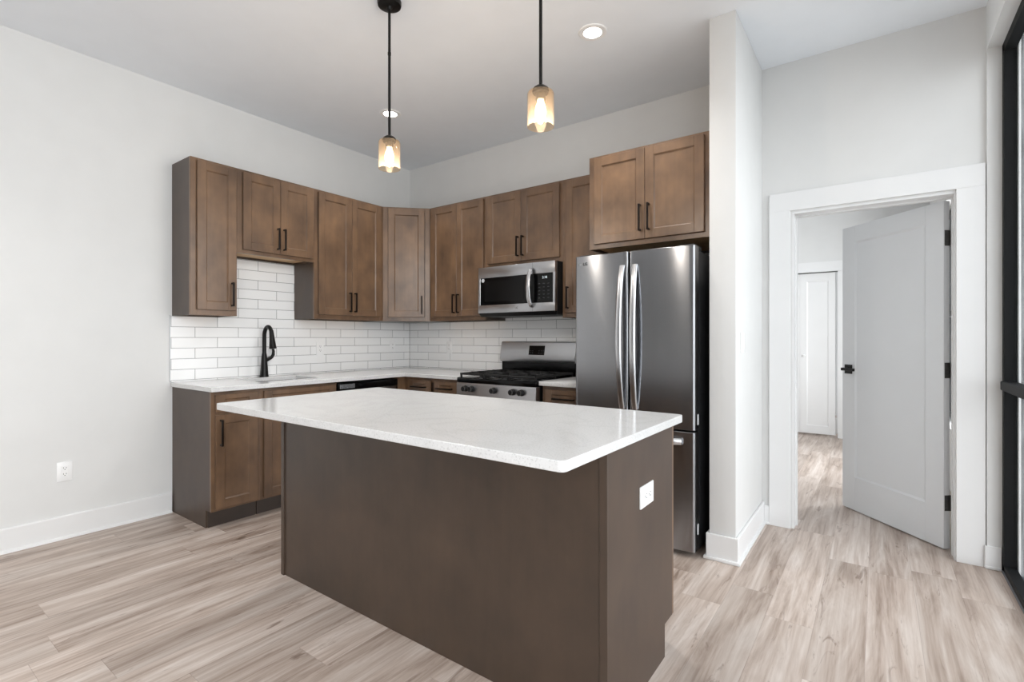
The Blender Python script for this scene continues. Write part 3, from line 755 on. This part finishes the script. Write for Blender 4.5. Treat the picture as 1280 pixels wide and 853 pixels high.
# grates: three sections of bars
for gx0, gx1 in ((0.018, 0.262), (0.268, 0.500), (0.506, rw - 0.018)):
    bm = BM(); z0, z1 = 0.934, 0.950; b = 0.006
    for y in (-0.632, -0.355, -0.078): box(bm, gx0, gx1, y - b, y + b, z0, z1, 0.002)
    for x in (gx0 + b, (gx0 + gx1) / 2, gx1 - b): box(bm, x - b, x + b, -0.632, -0.078, z0, z1, 0.002)
    for y in (-0.50, -0.21):
        box(bm, gx0, gx0 + 0.085, y - b * .8, y + b * .8, z0, z1 + 0.003, 0.002); box(bm, gx1 - 0.085, gx1, y - b * .8, y + b * .8, z0, z1 + 0.003, 0.002)
    for x in (gx0 + b, gx1 - b):
        for y in (-0.626, -0.355, -0.084): box(bm, x - b, x + b, y - b, y + b, 0.9145, z0 + 0.002)
    obj('grate', bm, 'cast_iron', t)
# backguard
bm = BM(); box(bm, 0.006, rw - 0.006, -0.058, -0.004, 0.905, 1.06, 0.003); obj('lower_backguard', bm, 'black_gloss', t)
bm = BM(); prism(bm, [(-0.004, 1.03), (-0.075, 1.022), (-0.085, 1.05), (-0.056, 1.192), (-0.048, 1.20), (-0.004, 1.20)], 'x', 0.0, rw); bg = obj('backguard', bm, 'stainless_soft', t, bevel=0.003)
ang = math.atan2(0.029, 0.142)
yat = lambda z: -0.085 + (z - 1.05) / 0.142 * 0.029
bm = BM(); prism(bm, [(yat(1.085) - 0.0012, 1.085), (yat(1.165) - 0.0012, 1.165), (yat(1.165) + 0.004, 1.165), (yat(1.085) + 0.004, 1.085)], 'x', 0.31, 0.47); dp = obj('clock_display', bm, 'black_gloss', bg)
for x in (0.325, 0.345, 0.41, 0.435, 0.455):
    for z in (1.1, 1.118):
        bm = BM(); prism(bm, [(yat(z) - 0.0017, z), (yat(z + .006) - 0.0017, z + .006), (yat(z + .006), z + .006), (yat(z), z)], 'x', x, x + 0.009)
        obj('touch_key', bm, 'grey_print', dp)

# ------------------------------------------------------------------ microwave
mx0, mx1 = 1.293, 2.055; mw = mx1 - mx0
t = thing('microwave', 'stainless over-the-range microwave with black glass door mounted under a cabinet', 'microwave', (mx0, -0.01, 1.412))
mh = 1.827 - 1.412
bm = BM(); box(bm, 0, mw, -0.36, 0, 0.006, mh, 0.003); obj('body', bm, 'black_plastic', t)
bm = BM()
box(bm, 0.0, mw, -0.395, -0.36, mh - 0.092, mh - 0.002, 0.003, 2); box(bm, 0.0, mw, -0.395, -0.36, 0.028, 0.095, 0.003, 2)
box(bm, 0.0, 0.022, -0.395, -0.36, 0.09, mh - 0.088, 0.002); box(bm, mw - 0.02, mw, -0.395, -0.36, 0.09, mh - 0.088, 0.002)
fr = obj('front_frame', bm, 'stainless_soft', t)
bm = BM(); box(bm, 0.022, 0.548, -0.393, -0.362, 0.095, mh - 0.092, 0.001); gd = obj('glass_door', bm, 'black_gloss', t)
bm = BM(); box(bm, 0.070, 0.47, -0.3936, -0.39, 0.125, mh - 0.122, 0.0008); obj('door_window', bm, 'tinted_window', gd)
bm = BM(); box(bm, 0.551, mw - 0.02, -0.393, -0.362, 0.095, mh - 0.092, 0.001); kp = obj('control_panel', bm, 'black_gloss', t)
text('display_digits', '2:18', 0.026, 'clock_glow', kp, (0.668, -0.3935, mh - 0.125), (R90, 0, 0))
for r in range(5):
    for c in range(3):
        bm = BM(); box(bm, 0.610 + c * 0.042, 0.626 + c * 0.042, -0.3935, -0.392, mh - 0.174 - r * 0.028, mh - 0.169 - r * 0.028)
        obj('touch_key', bm, 'grey_key', kp)
for z0, z1 in ((0.03, 0.094), (mh - 0.091, mh - 0.004)):
    bm = BM(); box(bm, 0.556, 0.5575, -0.3954, -0.394, z0, z1); obj('door_seam', bm, 'gap_dark', fr)
bm = BM()
tube(bm, [(0.556, -0.394, mh - 0.05), (0.555, -0.425, mh - 0.062), (0.551, -0.447, mh - 0.12), (0.549, -0.454, mh / 2 + 0.008), (0.551, -0.447, 0.135), (0.555, -0.425, 0.075), (0.556, -0.394, 0.063)],
     [(0.007, 0.017), (0.008, 0.017), (0.008, 0.018), (0.008, 0.018), (0.008, 0.018), (0.008, 0.017), (0.007, 0.017)], 16, flat=(0, 1, 0))
obj('door_handle', bm, 'stainless_light', t)
bm = BM(); prism(bm, [(-0.392, 0.028), (-0.36, 0.0), (-0.03, 0.0), (-0.03, 0.01), (-0.36, 0.028)], 'x', 0.004, mw - 0.004); obj('vent_underside', bm, 'black_plastic', t)
bm = BM(); cyl(bm, (0.052, -0.3932, mh - 0.112), (0.052, -0.3942, mh - 0.112), 0.016, seg=24); stk = obj('round_sticker', bm, 'light_print', gd)
text('brand_letters', 'LG', 0.022, 'grey_print', fr, (0.40, -0.3955, 0.062), (R90, 0, 0), bold=True)

# ------------------------------------------------------------------ refrigerator
FX0, FX1, FH = 2.468, 3.222, 1.752; fw_ = FX1 - FX0; FY = -0.835
t = thing('refrigerator', 'stainless french door refrigerator with bottom freezer beside the stub wall', 'refrigerator', (FX0, 0, 0))
bm = BM(); box(bm, 0.006, fw_ - 0.006, FY + 0.085, -0.06, 0.02, FH - 0.02, 0.004, 2)
for x in (0.06, fw_ - 0.06):
    for y in (FY + 0.14, -0.12): cyl(bm, (x, y, 0), (x, y, 0.022), 0.02, seg=12)
obj('body', bm, 'fridge_side', t)
def fdoor(name, x0, x1, z0, z1):
    bm = BM(); r = 0.012; n = 18
    bow = lambda x: -0.010 * (1 - ((x - fw_ / 2) / (fw_ / 2)) ** 2)      # gently bowed front across the pair
    P = [(x1, FY + 0.075), (x0, FY + 0.075)]
    P += [(x0, FY + r)]
    for k in range(1, 5): a = math.pi / 2 * k / 5; P.append((x0 + r - r * math.cos(a), FY + bow(x0) + r - r * math.sin(a)))
    for k in range(n + 1):
        x = x0 + r + (x1 - x0 - 2 * r) * k / n; P.append((x, FY + bow(x)))
    for k in range(1, 5): a = math.pi / 2 * k / 5; P.append((x1 - r + r * math.sin(a), FY + bow(x1) + r - r * math.cos(a)))
    P.append((x1, FY + r))
    prism(bm, P, 'z', z0, z1)
    return obj(name, bm, 'stainless', t, bevel=0.0015)
mid = 0.368
dl = fdoor('left_door', 0.0, mid - 0.0035, 0.714, FH); dr = fdoor('right_door', mid + 0.0035, fw_, 0.714, FH)
df = fdoor('freezer_drawer', 0.0, fw_, 0.032, 0.702)
bm = BM(); box(bm, 0.004, fw_ - 0.004, FY + 0.072, FY + 0.086, 0.03, FH - 0.004); obj('gasket', bm, 'gap_dark', t)
bm = BM(); box(bm, mid - 0.003, mid + 0.003, FY + 0.02, FY + 0.075, 0.714, FH - 0.002); obj('mullion_gap', bm, 'gap_dark', t)
def bowed(x, sgn, parent):
    bm = BM(); pts = []; n = 16; zc, hl = 1.238, 0.43
    for k in range(n + 1):
        s = -1 + 2 * k / n
        b = 1 - s * s
        pts.append((x + sgn * 0.004 * b, FY - 0.016 - 0.048 * b ** 0.8, zc + s * hl))
    tube(bm, pts, [(0.009, 0.019)] * (n + 1), 16, flat=(0, 1, 0))
    for s in (-1, 1): box(bm, x - 0.014, x + 0.014, FY - 0.022, FY - 0.002, zc + s * (hl - 0.018) - 0.018, zc + s * (hl - 0.018) + 0.018, 0.004, 2)
    obj('curved_handle', bm, 'stainless_light', parent)
bowed(mid - 0.040, -1, dl); bowed(mid + 0.040, 1, dr)
bm = BM(); pts = [(0.07 + (fw_ - 0.14) * k / 16, FY - 0.018 - 0.05 * (1 - (-1 + k / 8) ** 2) ** 0.8, 0.648) for k in range(17)]
tube(bm, pts, [(0.019, 0.009)] * 17, 16, flat=(0, 0, 1))
for x in (0.09, fw_ - 0.09): box(bm, x - 0.018, x + 0.018, FY - 0.024, FY - 0.001, 0.634, 0.662, 0.004, 2)
obj('freezer_handle', bm, 'stainless_light', df)
for x in (0.06, fw_ - 0.06):
    bm = BM(); box(bm, x - 0.05, x + 0.05, FY + 0.03, FY + 0.17, FH - 0.016, FH + 0.012, 0.006, 2); obj('hinge_cover', bm, 'fridge_side', t)
for z0, pp in ((0.74, dr), (0.12, df)):
    bm = BM(); box(bm, fw_ - 0.001, fw_ + 0.0015, FY + 0.05, FY + 0.068, z0, z0 + 0.06); obj('door_clip', bm, 'white_plastic', pp)
bm = BM(); cyl(bm, (0.040, FY - 0.0015, 1.700), (0.040, FY + 0.01, 1.700), 0.013, seg=28); em = obj('round_emblem', bm, 'grey_print', dl)
text('emblem_letters', 'LG', 0.011, 'light_print', em, (0.040, FY - 0.0022, 1.700), (R90, 0, 0))
text('brand_letters', 'LG', 0.026, 'grey_print', dl, (0.075, FY - 0.0058, 1.700), (R90, 0, 0), bold=True)

# ------------------------------------------------------------------ island
IX0, IX1, IY0, IY1 = 1.530, 3.380, -2.285, -1.690
t = thing('kitchen_island', 'dark stained kitchen island base standing in the middle of the floor', 'kitchen island', ((IX0 + IX1) / 2, (IY0 + IY1) / 2, 0))
ox, oy = -(IX0 + IX1) / 2, -(IY0 + IY1) / 2
def P2(x0, x1, y0, y1, z0, z1, bev=0.0015):
    bm = BM(); box(bm, x0 + ox, x1 + ox, y0 + oy, y1 + oy, z0, z1, bev); return bm
obj('back_panel', P2(IX0 + 0.024, IX1 - 0.026, IY0 + 0.007, IY0 + 0.025, 0, CT0), 'stained_panel', t)
for x0, x1 in ((IX0, IX0 + 0.026), (IX1 - 0.027, IX1)):
    bm = BM(); prism(bm, [(IY0 + oy, 0), (IY1 - 0.085 + oy, 0), (IY1 - 0.085 + oy, TK + 0.012), (IY1 + oy, TK + 0.012), (IY1 + oy, CT0), (IY0 + oy, CT0)], 'x', x0 + ox, x1 + ox)
    obj('end_panel', bm, 'stained_panel', t, bevel=0.0012)
obj('carcass', P2(IX0 + 0.03, IX1 - 0.03, IY0 + 0.03, IY1 - 0.005, TK, CT0 - 0.002), 'stained_panel', t)
obj('toe_kick', P2(IX0 + 0.03, IX1 - 0.03, IY1 - 0.10, IY1 - 0.087, 0, TK), 'toe_board', t)
bm = BM(); box(bm, IX0 + ox + 0.001, IX1 + ox - 0.001, IY1 + oy, IY1 + oy + 0.018, TK + 0.012, CT0, 0.001); obj('face_frame', bm, 'stained_wood', t)
wd = (IX1 - IX0 - 0.06) / 3
for k in range(3):
    a = -(IX1 - IX0) / 2 + 0.03 + k * wd
    for nm, z0, z1, hd in (('drawer', 0.735, 0.865, (0, 0.80, 0.17, False)), ('door', 0.14, 0.72, (0, 0.62, 0.17, True))):
        hxx = a + wd / 2 if nm == 'drawer' else a + 0.05
        f = shaker(t, nm, a + 0.01, a + wd - 0.01, 0, z0, z1, (hxx, hd[1], hd[2], hd[3]))
        f.rotation_euler = (0, 0, math.pi); f.location = (0, IY1 + oy + 0.0185, 0)
# outlet on the end panel
def plate(name, label, loc, rz, horizontal=False, kind='outlet', group=None, cat='outlet'):
    t = thing(name, label, cat, loc, rz, group)
    w, h = (0.122, 0.076) if horizontal else (0.074, 0.117)
    bm = BM(); box(bm, -w / 2, w / 2, -0.006, 0, -h / 2, h / 2, 0.002, 2); obj('cover_plate', bm, 'white_plastic', t)
    if kind == 'outlet':
        bm = BM(); a, b = (0.068, 0.034) if horizontal else (0.034, 0.068)
        box(bm, -a / 2, a / 2, -0.008, -0.005, -b / 2, b / 2, 0.001); rc = obj('receptacle', bm, 'white_plastic', t)
        for s in (-1, 1):
            c = s * 0.0185
            for u, v, du, dv in ((-0.0065, 0.004, 0.0012, 0.0042), (0.0065, 0.004, 0.0012, 0.0036)):
                x, z = (u, v + c) if not horizontal else (v + c, u)
                dx, dz = (du, dv) if not horizontal else (dv, du)
                bm = BM(); box(bm, x - dx, x + dx, -0.0085, -0.0075, z - dz, z + dz); obj('slot', bm, 'slot_dark', rc)
            x, z = (0, c - 0.006) if not horizontal else (c - 0.006, 0)
            bm = BM(); cyl(bm, (x, -0.0085, z), (x, -0.0075, z), 0.0026, seg=12); obj('ground_hole', bm, 'slot_dark', rc)
    else:
        bm = BM(); prism(bm, [(-0.006, -0.033), (-0.0105, -0.033), (-0.0075, 0.033), (-0.006, 0.033)], 'x', -0.0165, 0.0165); obj('rocker', bm, 'white_plastic', t, bevel=0.0008)
    return t
plate('wall_outlet', 'white horizontal outlet plate on the end panel of the island', (IX1 + 0.0002, -1.972, 0.678), R90, True)
plate('wall_outlet', 'white outlet plate low on the bare left wall near the floor', (0.0002, -2.817, 0.411), R90)
plate('wall_outlet', 'white outlet plate in the tile just right of the faucet', (0.0083, -1.075, 1.136), R90, group=None)
plate('wall_outlet', 'white outlet plate in the left wall tile nearest the corner', (0.0083, -0.245, 1.146), R90)
plate('wall_outlet', 'white outlet plate in the back wall tile left of the range', (0.588, -0.0083, 1.139), 0)
plate('light_switch', 'white rocker light switch on the side of the stub wall', (SX1 + 0.0002, -0.615, 1.205), R90, kind='switch', cat='light switch')

bm = BM(); X0, X1, Y0, Y1 = 1.470, 3.400, -2.581, -1.610
r = 0.02; poly = []
for cx, cy, a0 in ((X1 - r, Y1 - r, 0), (X0 + r, Y1 - r, 90), (X0 + r, Y0 + r, 180), (X1 - r, Y0 + r, 270)):
    rr = r
    for k in range(7):
        a = math.radians(a0 + 15 * k); poly.append((cx + rr * math.cos(a), cy + rr * math.sin(a)))
prism(bm, poly, 'z', CT0 + 0.0005, CT1)
tag(obj('island_worktop', bm, 'white_quartz', bevel=0.003), 'large white quartz slab lying on the kitchen island', 'countertop')

# ------------------------------------------------------------------ pendants
def pendant(label, x, y):
    t = thing('pendant_light', label, 'pendant lamp', (x, y, CZ), 0, 'pendant lights over the island')
    bm = BM(); lathe(bm, [(0, 0), (0.0625, 0), (0.0625, -0.012), (0.060, -0.024), (0.05, -0.029), (0.016, -0.031), (0.011, -0.045), (0, -0.045)], 40); obj('canopy', bm, 'black_metal', t)
    bm = BM(); cyl(bm, (0, 0, -0.04), (0, 0, -0.72), 0.0072, seg=16); cyl(bm, (0, 0, -0.27), (0, 0, -0.285), 0.0088, seg=16); obj('rod', bm, 'black_metal', t)
    zt = -0.735
    bm = BM(); lathe(bm, [(0.0075, zt + 0.022), (0.02, zt + 0.018), (0.033, zt + 0.008), (0.036, zt - 0.002), (0, zt - 0.002)], 32)
    lathe(bm, [(0, zt - 0.002), (0.034, zt - 0.004), (0.034, zt - 0.012), (0.021, zt - 0.014), (0.021, zt - 0.04), (0, zt - 0.04)], 32)
    cap = obj('socket_cap', bm, 'black_metal', t)
    bm = BM(); Rg = 0.057; Hg = 0.155
    prof = [(0.034, zt - 0.004), (Rg - 0.012, zt - 0.004), (Rg - 0.004, zt - 0.008), (Rg, zt - 0.016), (Rg, zt - Hg)]
    inner = [(Rg - 0.003, zt - Hg), (Rg - 0.003, zt - 0.017), (Rg - 0.006, zt - 0.011), (Rg - 0.013, zt - 0.0075), (0.034, zt - 0.0075)]
    lathe(bm, prof + inner, 48); sh = obj('glass_shade', bm, 'amber_glass', t); sh['label'] = 'amber tinted clear glass cylinder shade'
    bm = BM(); lathe(bm, [(0.013, zt - 0.038), (0.014, zt - 0.05), (0.02, zt - 0.066), (0.0245, zt - 0.088), (0.0235, zt - 0.104), (0.017, zt - 0.122), (0.008, zt - 0.138), (0, zt - 0.144)], 28)
    obj('bulb', bm, 'bulb_glow', t)
    l = bpy.data.lights.new('pendant_glow', 'POINT'); l.energy = 7.0; l.color = (1.0, 0.92, 0.82); l.shadow_soft_size = 0.03
    lo = bpy.data.objects.new('pendant_glow', l); COL.objects.link(lo); lo.location = (x, y, CZ + zt - 0.175)
pendant('left hanging pendant with amber glass shade on a black rod', 1.948, -1.919)
pendant('right hanging pendant with amber glass shade, nearer the refrigerator', 2.886, -1.893)
def downlight(label, x, y):
    t = thing('recessed_light', label, 'ceiling light', (x, y, CZ), 0, 'recessed ceiling lights')
    bm = BM(); lathe(bm, [(0.052, -0.001), (0.054, -0.006), (0.078, -0.006), (0.082, -0.003), (0.083, 0.0), (0.06, 0.0)], 40); obj('trim_ring', bm, 'white_plastic', t)
    bm = BM(); lathe(bm, [(0, -0.0035), (0.053, -0.0035), (0.053, 0.0), (0, 0.0)], 40); obj('lens', bm, 'led_disc', t)
    l = bpy.data.lights.new('downlight', 'SPOT'); l.energy = 54; l.color = (1.0, 0.98, 0.95); l.spot_size = math.radians(125); l.spot_blend = 0.9; l.shadow_soft_size = 0.05
    lo = bpy.data.objects.new('downlight', l); COL.objects.link(lo); lo.location = (x, y, CZ - 0.012)
downlight('recessed ceiling light nearest the stub wall', 2.698, -1.043)
downlight('recessed ceiling light behind the left pendant rod', 0.906, -1.032)
downlight('left recessed ceiling light behind the viewpoint', 0.906, -4.0)
downlight('right recessed ceiling light behind the viewpoint', 2.698, -4.0)
